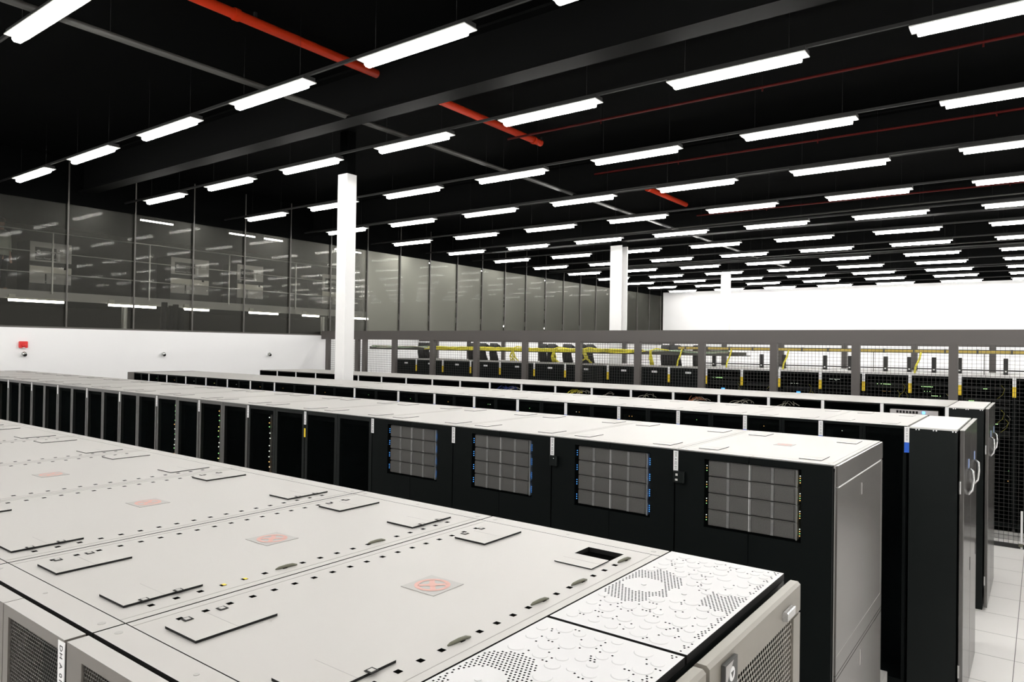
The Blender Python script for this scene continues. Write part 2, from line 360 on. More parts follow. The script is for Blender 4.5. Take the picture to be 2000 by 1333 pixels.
# ------------------------------------------------------------------ cabinets
def hatch(parent, x0, y0, w_=.108, d=.17, detail=False, flip=False):
    b = MB(); b.box(x0, x0+w_, y0, y0+d, H+.0005, H+(.0052 if detail else .003), 'edge', topm='top')  # pale plate, sides painted black as shaded edges
    zt_ = H+(.0052 if detail else .003)
    b.box(x0+.0, x0+w_, y0+d/2-.0006, y0+d/2+.0006, zt_, zt_+.0003, 'sticker')
    if detail:
        xe = x0 if flip else x0+w_-.001
        for t in (.25, .68):
            yy = y0+d*t
            xx = x0-.008 if flip else x0+w_-.010
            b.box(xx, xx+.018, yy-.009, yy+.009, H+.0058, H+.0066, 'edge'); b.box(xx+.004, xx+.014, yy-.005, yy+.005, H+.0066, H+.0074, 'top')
    return b.build('cable_hatch', parent)
def top_panels(parent, w_, m='top', holes=True, logo=False, detail=False, openhole=False):
    b = MB(); g = .0026
    tm = None
    if detail: tm, m = m, 'edge'  # panel sides go black to paint the shade in the gaps
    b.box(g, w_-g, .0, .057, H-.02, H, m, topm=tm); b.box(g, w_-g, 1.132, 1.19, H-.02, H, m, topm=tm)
    if openhole:
        x0, x1, y0, y1 = .418, .525, 1.005, 1.085
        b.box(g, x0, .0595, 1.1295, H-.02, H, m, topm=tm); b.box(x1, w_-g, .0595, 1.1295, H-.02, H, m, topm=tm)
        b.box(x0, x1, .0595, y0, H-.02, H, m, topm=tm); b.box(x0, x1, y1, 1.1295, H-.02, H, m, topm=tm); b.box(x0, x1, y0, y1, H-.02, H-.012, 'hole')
    else:
        b.box(g, w_-g, .0595, 1.1295, H-.02, H, m, topm=tm)
    # folded seam lines and square cut-outs along both long edges
    for xx in (.024, w_-.024): b.box(xx-.0008, xx+.0008, .06, 1.129, H, H+.0006, 'sticker')
    if holes:
        for i in range(18):
            yy = .135+i*.0532
            for xx in (.057, w_-.057):
                b.box(xx-.006, xx+.006, yy-.006, yy+.006, H, H+.0005, 'hole')
    for xx, yy in ((.035, .03), (w_-.035, .03), (.035, 1.16), (w_-.035, 1.16)): b.cyl((xx, yy, H), .0075, .0006, 'sticker', 10)
    for xx in (w_/2,): b.cyl((xx, .03, H), .005, .0006, 'sticker', 8); b.cyl((xx, 1.16, H), .005, .0006, 'sticker', 8)
    b.build('top_panel', parent)
    for i, (fx, fy) in enumerate(((0, 0), (1, 0), (0, 1), (1, 1))):
        x0 = .083 if not fx else w_-.083-.108; y0 = .092 if not fy else .915
        if openhole and i == 3: hatch(parent, .418, .915, d=.088, detail=False); continue
        hatch(parent, x0, y0, detail=detail, flip=not fx)
    if logo:
        cx, cy = w_/2, .588; b = MB()
        b.box(cx-.05, cx+.05, cy-.05, cy+.05, H+.0003, H+.0012, 'sticker')
        z = H+.0018; b.ring((cx, cy), .031, .041, z, 'ring')
        for a in (45, 135, 225, 315):
            a = math.radians(a); c, s_ = math.cos(a), math.sin(a); q = .006
            b.quad((cx-s_*q, cy+c*q, z), (cx+s_*q, cy-c*q, z), (cx+c*.032+s_*q, cy+s_*.032-c*q, z), (cx+c*.032-s_*q, cy+s_*.032+c*q, z), 'ring')
        b.ring((cx, cy), .0, .012, z+.0002, 'ring', 16)
        b.build('warning_sticker', parent)
def body(parent, w_, H_=None, recess=.22, frame='black', dk='black', lip=.05):
    h = (H_ or H)-.021; b = MB(); e = .0015
    b.box(e, w_-e, recess, 1.15, .06, h, dk, frontm='inside')
    for x0, x1 in ((e, .03), (w_-.03, w_-e)): b.box(x0, x1, 0, recess, .06, h, frame)
    b.box(.03, w_-.03, 0, recess, .06, .12, frame); b.box(.03, w_-.03, 0, recess, h-lip, h, frame)
    b.build('body', parent)
    MB().box(.02, w_-.02, .04, 1.14, 0, .06, 'inside').build('plinth', parent)
    b = MB(); b.box(0, w_, -.0095, -.0005, h-.012, h+.004, 'hole'); b.box(-.003, .003, 0, 1.15, h-.1, h+.008, 'hole'); b.build('gap_shade', parent)  # black strips stand for shade in the door gap and cabinet seam
    b = MB(); b.box(.004, w_/2-.002, 1.152, 1.19, .08, h-.006, dk); b.build('rear_door', parent)
    b = MB(); b.box(w_/2+.002, w_-.004, 1.152, 1.19, .08, h-.006, dk); b.build('rear_door', parent)
def doors(parent, w_, perf, frame, y0=-.034, y1=-.006, bw=.024, btop=.03, leaves=2, H_=None, topm=None, z0=.07):
    h = (H_ or H)
    xs = [(.005, w_/2-.0015), (w_/2+.0015, w_-.005)] if leaves == 2 else [(.006, w_-.005)]
    for a, c in xs:
        b = MB()
        bl = bw
        b.box(a, a+bl, y0, y1, z0, h, frame, topm=topm); b.box(c-bl, c, y0, y1, z0, h, frame, topm=topm)
        b.box(a+bl, c-bl, y0, y1, h-btop, h, frame, topm=topm); b.box(a+bl, c-bl, y0, y1, z0, z0+.06, frame)
        d = b.build('door', parent)
        MB().box(a+bl, c-bl, y0+.004, y0+.0044, z0+.06, h-btop, perf).build('door_mesh', d)
def label_strip(parent, x, z1, txt, me_cache={}, yy=-.0365, wd=.027, ln=.106, extra=None, elen=.08):
    b = MB(); b.box(x-wd/2, x+wd/2, yy-.0015, yy, z1-ln, z1, 'lab'); o = b.build('label_strip', parent)
    if txt:
        me = me_cache.get(txt) or text_mesh(txt, .0165, 'ink', spacing=1.15); me_cache[txt] = me
        put_text(me, o, (x, yy-.0018, z1-ln/2), DOWN_FRONT)
    if extra:
        o2 = MB().box(x-wd/2, x+wd/2, yy-.0015, yy, z1-ln-elen, z1-ln-.0005, extra).build('colour_tag', parent)
        o2['label'] = {'yel': 'yellow tag', 'blue': 'blue tag'}[extra]
def led_column(parent, x, z0, z1, n_, y=.06, cols=('ledg', 'ledw', 'ledo'), jx=.008, s=.0035, strip=True):
    b = MB()
    if strip: b.box(x-.012, x+.02, y+.012, y+.03, z0, z1, 'frame')
    for i in range(n_):
        z = z0+(z1-z0)*(i+.5)/n_+random.uniform(-.01, .01)
        for q in range(random.choice((1, 1, 2))):
            xx = x+random.uniform(-jx, jx); b.box(xx-s, xx+s, y, y+.004, z-s, z+s, random.choice(cols))
    b.build('indicator_lights', parent)

# ---- front row (A): pale tops right below the camera
YA = .597
A_edges = [-.795, -1.404, -2.004, -2.795, -3.585, -4.385, -5.18, -5.975, -6.77]
def clip(parent, x, y, a=.5):
    b = MB(); c, s_ = math.cos(a), math.sin(a)
    b.tube([(x-.003, y-.028, H+.001), (x-.002, y-.020, H+.0025), (x, y, H+.0035), (x+.002, y+.016, H+.0035), (x+.004, y+.028, H+.0015)], [.0015, .0035, .0042, .0038, .0015], 'olive', 7)
    b.build('edge_clip', parent)
A_look = {1: 'nearest pale topped cabinet in front row, with a small opened black cable hole',
          2: 'second cabinet from the perforated end in front row, red sticker, yellow edged holes',
          3: 'third pale topped cabinet in the front row, left of the one with clips',
          4: 'fourth pale topped cabinet in the front row, faint red sticker',
          5: 'fifth pale topped cabinet from the perforated end in front row',
          6: 'sixth pale topped cabinet in the front row, at left picture edge',
          7: 'seventh pale topped cabinet in the front row, mostly outside the picture', 8: 'eighth cabinet in the front row, outside left picture edge'}
for i in range(1, len(A_edges)):
    x1, x0 = A_edges[i-1], A_edges[i]; wd = x1-x0
    r = empty('server_cabinet', (x0, YA, 0)); tag(r, A_look[i], 'server cabinet', 'pale topped cabinets in the front row')
    body(r, wd, recess=.3, frame='frame', dk='blackg')
    doors(r, wd, 'perfA', 'frame', y0=-.046, y1=-.010, bw=.026 if i > 1 else .06, btop=.022, leaves=1 if i == 1 else 2, topm='top')
    top_panels(r, wd, 'top', True, logo=i <= 4, detail=i <= 3, openhole=i == 1)
    if i == 1:
        for yy in (.395, .655, .815, 1.035): clip(r, wd-.057, yy)
    if i == 2:
        for yy in (.46, .75): clip(r, wd-.057, yy)
        b = MB()
        for yy in (.135+.0532*4, .135+.0532*3): b.box(wd-.062, wd-.052, yy-.001, yy+.006, H+.0004, H+.0012, 'yel')
        b.build('yellow_plug', r)['label'] = 'yellow plugs in two square holes'
    if i == 2: label_strip(r, wd-.014, H-.004, 'DH A 01 02', yy=-.0462)
    if i in (2, 3):
        b = MB(); b.box(.05, wd-.05, .12, .28, 1.55, 1.93, 'black'); b.build('server_stack', r)
        led_column(r, wd*.62, 1.55, 1.92, 7, y=.1, cols=('yel', 'ledo', 'ledw'), jx=.1, s=.0018, strip=False)

# end cooling unit of the front row, with two perforated white lids
def bubble_panel(parent, w_, d_, seed):
    rnd = random.Random(seed); b = MB(); z = H+.004
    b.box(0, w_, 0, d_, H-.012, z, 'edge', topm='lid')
    big = [(.062, .293, .048), (.160, .291, .036)]
    def field(x, y): return (math.hypot((x-.062)*1.0, (y-.293)*.62) < .078 and x < .15) or (.205 < x < .278 and .235 < y < .35)
    circ = []
    tries = 0
    while len(circ) < 78 and tries < 9000:
        tries += 1; rr = rnd.uniform(.0105, .0185); x = rnd.uniform(rr+.01, w_-rr-.012); y = rnd.uniform(rr+.008, d_-rr-.008)
        if any(math.hypot((x-bx), (y-by)) < br+rr+.003 for bx, by, br in big) or field(x, y): continue
        if all(math.hypot(x-cx, y-cy) > rr+cr+.006 for cx, cy, cr in circ): circ.append((x, y, rr))
    for x, y, rr in circ: b.cyl((x, y, z), rr, .0010, 'lid', 22, r2=rr-.0012)
    for bx, by, br in big: b.cyl((bx, by, z), .006, .0015, 'lid', 12)
    p = .0082; s = .0017
    ny = int(d_/p); nx = int(w_/p)
    for i in range(1, nx):
        for j in range(1, ny):
            x = i*p+(p/2 if j % 2 else 0); y = j*p
            if x > w_-.008: continue
            near_big = min(math.hypot(x-bx, y-by)-br for bx, by, br in big)
            if near_big < 0: continue
            if any(math.hypot(x-cx, y-cy) < cr+.0035 for cx, cy, cr in circ): continue
            dmin = sorted(math.hypot(x-cx, y-cy)-cr for cx, cy, cr in circ)[:2]
            keep = field(x, y) or (x > w_-.022 and rnd.random() < .8) or (rnd.random() < .42 and dmin[1] < .012)
            if keep: b.box(x-s, x+s, y-s, y+s, z, z+.0004, 'hole')
    return b
ue = empty('cooling_unit', (-.789, YA, 0)); tag(ue, 'narrow end unit with two white perforated lids beside the nearest cabinet', 'cooling unit')
MB().box(0, .292, 0, 1.18, 0, H-.014, 'blackg').build('body', ue)
for k_, (y0_, seed) in enumerate(((0, 3), (.594, 11))):
    pb = bubble_panel(ue, .290, .584, seed).build('perforated_lid', ue, (.002, y0_+.002, 0))
for k_, (y0_, y1_) in enumerate(((.0, .578), (.594, 1.166))):
    b = MB(); x0_, x1_ = .305, .334
    zt = H-.004; zm = zt-.072
    b.bev(x0_, x1_, y0_, y1_, zm, zt, 'endg', .006, 'y'); b.box(x0_, x1_, y0_, y0_+.06, .08, zm, 'endg'); b.box(x0_, x1_, y1_-.055, y1_, .08, zm, 'endg'); b.box(x0_, x1_, y0_+.06, y1_-.055, .08, .16, 'endg')
    d_ = b.build('end_door', ue)
    MB().box(x0_+.024, x0_+.0244, y0_+.06, y1_-.055, .16, zm, 'perfE').build('door_mesh', d_)
    MB().box(x0_+.002, x0_+.006, y0_+.06, y1_-.055, .16, zm, 'inside').build('door_filter', d_)
    MB().bev(x1_, x1_+.012, y1_-.145 if k_ else y1_-.14, y1_-.085, zt-.05, zt-.030, 'silver', .002, 'y').build('latch', d_)
    MB().box(-.008+x0_, x0_, y0_+.1, y0_+.14, .2, 1.9, 'blackg').build('hinge', d_)
# maker's badge on the far door
bd = MB(); bx = .335; bd.box(bx, bx+.007, .648, .712, H-.115, H-.02, 'unitd')
bd.add([(bx+.0075, .690, H-.022), (bx+.0075, .650, H-.022), (bx+.0075, .650, H-.06)], [(0, 1, 2)], 'sticker')
bd.cyl((bx+.007, .682, H-.045), .013, .001, 'lab', 20, 'x')
bd.add([(bx+.0085, .674, H-.040), (bx+.0085, .690, H-.040), (bx+.0085, .682, H-.053)], [(0, 1, 2)], 'unitd')
bd.add([(bx+.0085, .648, H-.115), (bx+.0085, .705, H-.085), (bx+.0085, .712, H-.092), (bx+.0085, .712, H-.100), (bx+.0085, .660, H-.1155)], [(0, 1, 2, 3, 4)], 'orange')
bo = bd.build('badge', ue)
put_text(text_mesh('VERTIV', .017, 'lab'), bo, (bx+.0088, .681, H-.072), ((0, 1, 0), (0, 0, 1), (1, 0, 0)))

# ---- second row (B)
YBf = 3.654
XB0, WB = -.791, .8
def drive_shelf(x, z, seed, cab, row, k):
    rnd = random.Random(seed)
    r = empty('drive_shelf', (x, YBf-.024, z))
    rn = ('top', 'second', 'third', 'bottom')[row]
    cn = ('the rightmost cabinet of the second row', 'the second row cabinet beside the corner cabinet', 'the third cabinet from the right, second row', 'the fourth cabinet from the right, second row')[cab]
    tag(r, '%s grey storage shelf glimpsed in %s' % (rn, cn), 'storage shelf', 'grey storage shelves in the second row')
    b = MB(); b.box(0, .452, .008, .17, .002, .084, 'unit'); b.build('chassis', r)
    for c in range(4):
        x0 = .004+c*.1125
        b = MB(); b.box(x0, x0+.094, 0, .008, .006, .08, 'drive'); b.build('drive_bay', r)
    b = MB()
    for c in range(1, 4):
        x0 = c*.1125-.013; b.box(x0, x0+.014, -.002, .008, .004, .082, 'strip')
    b.box(.445, .452, -.002, .008, .0, .084, 'strip')
    b.build('bay_divider', r)
    b = MB()
    for c in range(1, 4):
        if rnd.random() < .6: b.box(c*.1125-.012, c*.1125, -.0035, -.002, .02, .066, 'lab')
    if b.f: b.build('asset_tag', r)
    b = MB(); cols = ('ledo', 'ledg', 'ledo', 'ledw') if cab == 0 else ('ledb',)
    for q in range(4): b.box(.462, .4655, .0, .004, .022+q*.011, .0255+q*.011, cols[q % len(cols)]); 
    for q in range(3): b.box(-.010, -.0065, .0, .004, .028+q*.013, .0315+q*.013, cols[(q+1) % len(cols)])
    b.build('indicator_lights', r)
NB = 17
for k in range(NB):
    x0 = XB0-WB*(k+1)
    r = empty('server_cabinet', (x0, YBf, 0))
    if k == 0: lab = 'corner cabinet at right end of second row, bare grey side panel showing'
    elif k < 4: lab = '%s cabinet from right end of second row, lit grey storage window' % ORD[k+1]
    elif k == 4: lab = 'plain black cabinet with yellow tag, fifth from the right in second row'
    else: lab = '%s cabinet from the right end in the second row, dark glassy doors' % ORD[k+1]
    tag(r, lab, 'server cabinet', 'black fronted cabinets in the second row')
    body(r, WB, recess=.25)
    top_panels(r, WB, 'top', False, logo=k == 0)
    if k < 4:
        # doors with a clear perforated middle where the shelves show
        for a, c in ((.004, WB/2-.0015), (WB/2+.0015, WB-.004)):
            b = MB(); w0, w1 = max(a, .165), min(c, .655); zt, zb = 1.970, 1.612
            b.box(a, c, -.034, -.006, .07, zb, 'black'); b.box(a, c, -.034, -.006, zt, H-.002, 'black')
            if w0 > a: b.box(a, w0, -.034, -.006, zb, zt, 'black')
            if w1 < c: b.box(w1, c, -.034, -.006, zb, zt, 'black')
            d_ = b.build('door', r); MB().box(w0, w1, -.030, -.028, zb, zt, 'perfB').build('door_mesh', d_)
        for row in range(4): drive_shelf(x0+.183, 1.966-.0865*(row+1), k*10+row, k, row, k)
    else:
        doors(r, WB, 'perfB', 'blackg' if k < 6 else 'bframe', bw=.03, btop=.03)
        if k >= 5:
            led_column(r, .2, 1.2, 1.93, 15 if k < 8 else 9, y=.05)
            if k in (5, 6): 
                b = MB(); b.box(.66, .672, .06, .08, 1.3, 1.9, 'frame'); b.box(.666, .671, .056, .06, 1.73, 1.737, 'ledg'); b.build('cable_rail', r)
    if k >= 1: label_strip(r, WB+.006, H-.006, 'DH A 02 %02d' % k, extra=None)
    if k == 5-1+1: 
        o2 = MB().box(WB-.006, WB+.014, -.038, -.0365, 1.79, 1.862, 'yel').build('colour_tag', r); o2['label'] = 'yellow tag'
    if k in (1, 2):
        b = MB(); b.bev(WB+.0, WB+.062 if k == 1 else WB+.052, -.062, -.036, 1.832, 1.892, 'blackg', .004, 'z')
        if k == 1: b.box(WB+.016, WB+.028, -.0635, -.062, 1.868, 1.880, 'unit'); b.box(WB+.014, WB+.028, -.0635, -.062, 1.842, 1.852, 'unit')
        else: b.box(WB+.03, WB+.034, -.0635, -.062, 1.876, 1.880, 'lab')
        b.build('door_sensor', r)
    if k == 0:
        b = MB(); X = WB
        b.box(X, X+.012, .0, 1.19, 1.90, H-.004, 'side'); b.box(X, X+.012, .0, 1.19, .99+.01, 1.892, 'side')
        b.box(X, X+.012, .0, 1.19, .98-.0, .995, 'side'); b.box(X, X+.012, .0, 1.19, .03, .974, 'side')
        b.box(X+.001, X+.0122, .02, 1.12, 1.892, 1.8985, 'strip')
        b.box(X+.012, X+.0125, .01, 1.15, 1.088, 1.0905, 'sticker'); b.box(X+.012, X+.0125, 1.15, 1.1525, 1.09, 1.89, 'sticker')
        for z0_, z1_ in ((1.78, 1.84), (.86, .94)): b.bev(X+.012, X+.0145, .555, .572, z0_, z1_, 'sticker', .001, 'z')
        b.box(X-.001, X+.003, -.004, .0, .03, H-.004, 'sticker')
        b.build('side_panel', r)

# ---- third row (C) and fourth row (D)
def black_cab(name, x0, x1, y, lab, group, hatches=False, cableset=None, striptxt=None, tagcol='blue', openfront=False, leds=True):
    wd = x1-x0; r = empty(name, (x0, y, 0)); tag(r, lab, 'server cabinet', group)
    body(r, wd, recess=.25, lip=.004 if openfront else .05)
    b = MB(); g = .0018
    b.box(g, wd-g, .0, 1.19, H-.02, H, 'top')
    if hatches:
        for fx, fy in ((.083, .092), (wd-.19, .092), (.083, .915), (wd-.19, .915)): b.box(fx, fx+.108, fy, fy+.17, H, H+.003, 'sticker', topm='top')
    b.build('top_panel', r)
    if openfront: 
        b = MB(); b.box(.004, .028, -.03, -.004, .07, H-.004, 'black'); b.box(wd-.028, wd-.004, -.03, -.004, .07, H-.004, 'black'); b.box(.028, wd-.028, -.03, -.004, H-.010, H-.004, 'black'); b.box(.028, wd-.028, -.03, -.004, .07, .13, 'black')
        d_ = b.build('door', r); MB().box(.028, wd-.028, -.026, -.0256, .13, H-.010, 'perfD').build('door_mesh', d_)
    else: doors(r, wd, 'perfB', 'black', bw=.02, btop=.02)
    label_strip(r, wd-.0, H-.004, striptxt, yy=-.0365, wd=.032, ln=.115, extra=tagcol, elen=.075)
    if leds and not openfront:
        led_column(r, .09, 1.75, 1.95, 3, y=.07, cols=('ledw', 'ledo', 'ledg'), jx=.05, s=.002, strip=False)
    if cableset:
        b = MB(); rnd = random.Random(int(abs(x0)*10)+3)
        for (m_, n_, cx, sp) in cableset:
            for q in range(n_):
                sx = max(.13, min(wd-.13, cx+rnd.uniform(-sp, sp))); hgt = rnd.uniform(.02, .075)
                pts = [(sx+(t-.5)*rnd.uniform(.10, .22), .02+.04*math.sin(t*3), 1.85+hgt*math.sin(t*math.pi)+.015*t) for t in (0, .2, .4, .6, .8, 1)]
                b.tube(pts, .003, m_, 5)
        o_ = b.build('patch_cables', r); o_.location = (0, -.02, .055)
    return r
YC, YD = 6.0, 8.53
Cx = [-.8, -1.4, -2.0, -2.597, -3.19, -3.78, -4.372, -4.96, -5.548, -6.132, -6.912, -7.693, -8.584, -9.163, -9.756, -10.345, -10.938, -11.53, -12.125, -12.66]
for i in range(1, len(Cx)):
    lab = '%s black cabinet from the right end unit in the third row' % ORD[i]
    if Cx[i-1]-Cx[i] > .7: lab = 'wide black cabinet, %s from the right end unit in the third row' % ORD[i]
    black_cab('server_cabinet', Cx[i], Cx[i-1], YC, lab, 'black cabinets in the third row', hatches=i < 12, striptxt='DH A 03 %02d' % i if i < 6 else None)
r = empty('blanking_panel', (-12.965, YC, 0)); tag(r, 'grey closing panel at the left end of the third row', 'panel')
MB().bev(0, .300, 0, 1.19, 0, H, 'frame', .01, 'y').build('panel', r)
Dn = 20
for i in range(1, Dn+1):
    x1 = -.78-.598*(i-1); x0 = x1-.598
    cs = {8: (('ycab', 9, .30, .06), ('wcab', 5, .45, .06)), 6: (('wcab', 3, .2, .05),), 9: None, 5: (('ocab', 4, .25, .06), ('wcab', 3, .4, .08)), 4: (('wcab', 5, .3, .14),), 3: (('wcab', 4, .25, .1),),
          10: (('bcab', 12, .3, .12), ('wcab', 4, .4, .06)), 7: (('wcab', 2, .2, .05),)}.get(i)
    extra = {8: ', yellow cables inside', 10: ', blue cables inside', 1: ', grey appliance with blue light'}.get(i, '')
    c = black_cab('server_cabinet', x0, x1, YD, '%s cabinet from the right end unit in the fourth row%s' % (ORD[i], extra), 'dark cabinets in the fourth row', openfront=True, tagcol=None, cableset=cs)
    if i == 1:
        a = empty('rack_appliance', (x0+.08, YD-.052, 1.905)); tag(a, 'grey rack appliance with a blue light in the fourth row', 'appliance')
        b = MB(); b.box(0, .44, .004, .15, 0, .044, 'appl'); b.build('chassis', a)
        b = MB(); [b.box(.06+q*.03, .08+q*.03, .0, .004, .008, .034, 'edge') for q in range(7)]; b.build('port', a)
        MB().box(.30, .325, -.002, .004, .01, .034, 'ledb').build('indicator_light', a)

def end_unit(x, y, lab):
    r = empty('cooling_unit', (x, y, 0)); tag(r, lab, 'cooling unit', 'black end cooling units')
    b = MB(); b.box(0, .305, 0, 1.19, .0, H-.012, 'blackg'); b.build('body', r)
    MB().box(.002, .303, -.004, 1.186, H-.012, H, 'topw').build('top_panel', r)
    b = MB()
    for xx in (.045, .155, .275):
        for q in (0, .018): b.cyl((xx+q, -.004, H-.018), .005, .004, 'lab', 10, 'y')
    b.build('stud', r)
    for k_, (y0, y1) in enumerate(((-.004, .592), (.598, 1.19))):
        b = MB(); b.bev(.318, .346, y0, y1, .03, H-.006, 'endc', .004, 'z'); b.box(.318, .346, y0+.004, y1-.004, H-.006, H-.001, 'top')
        d_ = b.build('end_door', r)
        ym = y0+(.38 if not k_ else .33)
        pts = [(.347, ym+.05, 1.68), (.372, ym+.04, 1.66), (.378, ym+.0, 1.60), (.372, ym-.03, 1.53), (.347, ym-.05, 1.50)]
        MB().tube(pts, .009, 'silver', 8).build('handle', d_)
        MB().box(.3465, .349, ym-.03, ym+.03, 1.69, 1.755, 'pblue').build('door_label', d_)
        MB().box(.3465, .348, ym+.18, ym+.19, .88, .98, 'edge').build('latch_slot', d_)
    b = MB()
    for z0 in (.25, 1.55): b.cyl((.322, -.012, z0), .007, .09, 'silver', 8)
    b.build('hinge', r)
end_unit(-.785, YC-.035, 'black narrow end unit with silver handles closing the third row')
end_unit(-.770, YD-.03, 'black narrow end unit with silver handles closing the fourth row')

# items visible low down between second and third rows: nothing but a coiled cable and a grey box inside the last cabinet
a = empty('cable_box', (-1.30, YC-.34, 0)); tag(a, 'small grey box with black cable on the floor before the third row', 'box')
b = MB(); b.bev(0, .40, 0, .22, 0, .20, 'unit', .006, 'x'); b.build('case', a)
MB().tube([(.22, -.01, .19), (.20, -.04, .26), (.15, -.05, .22), (.13, -.03, .10), (.13, -.02, .01)], .012, 'kcab', 8).build('cable', a)

# ------------------------------------------------------------------ mesh cage and the racks inside
YCg = 11.5
cage = empty('mesh_cage', (0, 0, 0)); tag(cage, 'dark grey wire mesh cage enclosing the racks across the back of the hall', 'cage')
Pz = CZ
MB().box(-14.58, 4.0, YCg-.03, YCg+.05, Pz+.13, Pz+.335, 'cage').build('top_beam', cage)
MB().box(-14.58, 4.0, YCg-.02, YCg+.03, 0, .05, 'kcab').build('bottom_rail', cage)
posts = [-14.35, -13.25, -12.99, -11.98, -10.78, -9.53, -8.27, -7.02, -5.79, -4.6, -3.41, -2.22, -.985, .24, 1.47, 2.7, 3.93]
for x in posts: MB().box(x-.055, x+.055, YCg-.035, YCg+.05, .05, Pz+.13, 'cage').build('post', cage)
def mesh_panel(x0, x1, y, z0, z1, pitch=.052, name='mesh_panel', axis='x'):
    b = MB(); t = .0018
    nx = max(2, round((x1-x0)/pitch)); nz = round((z1-z0)/pitch)
    for i in range(1, nx):
        x = x0+(x1-x0)*i/nx
        if axis == 'x': b.box(x-t, x+t, y-t, y+t, z0, z1, 'wire')
        else: b.box(y-t, y+t, x-t, x+t, z0, z1, 'wire')
    for j in range(1, nz):
        z = z0+(z1-z0)*j/nz
        if axis == 'x': b.box(x0, x1, y-t, y+t, z-t, z+t, 'wire')
        else: b.box(y-t, y+t, x0, x1, z-t, z+t, 'wire')
    return b.build(name, cage)
for i in range(len(posts)-1):
    mesh_panel(posts[i]+.055, posts[i+1]-.055, YCg, .05, Pz+.13)
mesh_panel(YCg+.05, 15.0, -7.02, .05, Pz+.13, axis='y')
YR = 15.0
MB().box(-14.58, 4.0, YR-.03, YR+.05, Pz+.13, Pz+.335, 'cage').build('rear_beam', cage)
for i in range(16): x = -13.9+i*1.2; MB().box(x-.05, x+.05, YR-.03, YR+.04, .05, Pz+.13, 'cage').build('rear_post', cage)
MB().box(-.215, -.19, YCg-.05, YCg-.036, -.02+.02, .50, 'lab').build('door_edge_strip', cage)['label'] = 'white strip on the cage door edge'
MB().box(-.235, -.19, YCg-.07, YCg-.05, .035, .075, 'olive').build('floor_bolt', cage)

# racks inside the cage (row E)
YE = 12.45; HE = 2.235
Ex = [1.63, .98, .33, -.32, -.98, -1.63, -2.28, -2.93, -3.59, -4.23, -4.88, -5.60, -6.24, -6.90, -7.9, -8.68, -9.6, -10.45, -11.3, -12.16, -12.9]
for i in range(1, len(Ex)):
    x1, x0 = Ex[i-1], Ex[i]; wd = x1-x0
    left = i > 10
    where = {4: 'rightmost rack with yellow tag in full view'}.get(i)
    r = empty('caged_rack', (x0, YE, 0))
    nm = ('%s black rack from the left inside the mesh cage, white nameplate' % ORD[len(Ex)-i]) if left else ('%s rack from the right inside the mesh cage' % ORD[i])
    tag(r, nm, 'rack', 'racks inside the mesh cage')
    b = MB(); b.box(.002, wd-.002, .25, 1.1, .06, HE-.03, 'black', frontm='inside')
    for a, c in ((.002, .03), (wd-.03, wd-.002)): b.box(a, c, 0, .25, .06, HE-.03, 'black')
    b.box(.03, wd-.03, 0, .25, .06, .1, 'black'); b.build('body', r)
    MB().box(.02, wd-.02, .05, 1.05, 0, .06, 'inside').build('plinth', r)
    MB().box(.001, wd-.001, -.01, 1.1, HE-.03, HE, 'topw' if not left else 'top').build('top_panel', r)
    if left:
        MB().box(.006, wd-.006, -.035, -.008, .08, HE-.035, 'black').build('door', r)
        MB().box(wd*.45, wd*.45+.11, -.0375, -.0352, HE-.13, HE-.095, 'lab').build('nameplate', r)
    else:
        b = MB(); b.box(.006, .024, -.035, -.008, .08, HE-.035, 'black'); b.box(wd-.024, wd-.006, -.035, -.008, .08, HE-.035, 'black'); b.box(.024, wd-.024, -.035, -.008, .08, .12, 'black'); b.box(.024, wd-.024, -.035, -.008, HE-.05, HE-.035, 'black')
        d_ = b.build('door', r); MB().box(.024, wd-.024, -.03, -.027, .12, HE-.05, 'perfB').build('door_mesh', d_)
        rnd = random.Random(i); b = MB()
        for row in range(7):
            z = rnd.uniform(1.2, HE-.1); xs = rnd.uniform(.08, .3); m_ = rnd.choice(('ledG', 'ledG', 'ledG', 'ledo', 'ledw'))
            for q in range(rnd.randint(3, 14)):
                if rnd.random() < .7: b.box(xs+q*.018, xs+q*.018+.008, .01, .014, z, z+.005, m_)
        for q in range(8): xx, z = rnd.uniform(.05, wd-.06), rnd.uniform(.3, 1.3); b.box(xx, xx+.008, .01, .014, z, z+.008, rnd.choice(('ledo', 'ledg', 'ledw')))
        if i in (8, 10): b.box(wd*.42, wd*.42+.06, .0, .006, 1.84, 1.875, 'ledb')
        if i == 5: b.box(wd-.1, wd-.03, .0, .006, 2.12, 2.145, 'ledb')
        b.build('indicator_lights', r)
        b = MB()
        for q in range(5):
            z = rnd.uniform(1.3, 2.05); b.box(.05, wd-.05, .03, .2, z, z+.044, 'unitd')
        for q in range(6):
            sx = wd*rnd.uniform(.72, .9); z = rnd.uniform(1.5, 2.1); b.tube([(sx, .0, z), (sx+.04, -.0, z-.05), (sx+.02, .0, z-.13), (sx-.05, .01, z-.2)], .004, rnd.choice(('ycab', 'wcab', 'kcab')), 5)
        b.build('rack_equipment', r)
    strip = MB().box(wd-.022, wd+.022, -.040, -.037, HE-.15, HE-.012, 'lab').build('label_strip', r)
    tg = MB().box(wd-.022, wd+.022, -.040, -.037, HE-.30, HE-.151, 'yel').build('colour_tag', r); tg['label'] = 'yellow tag'

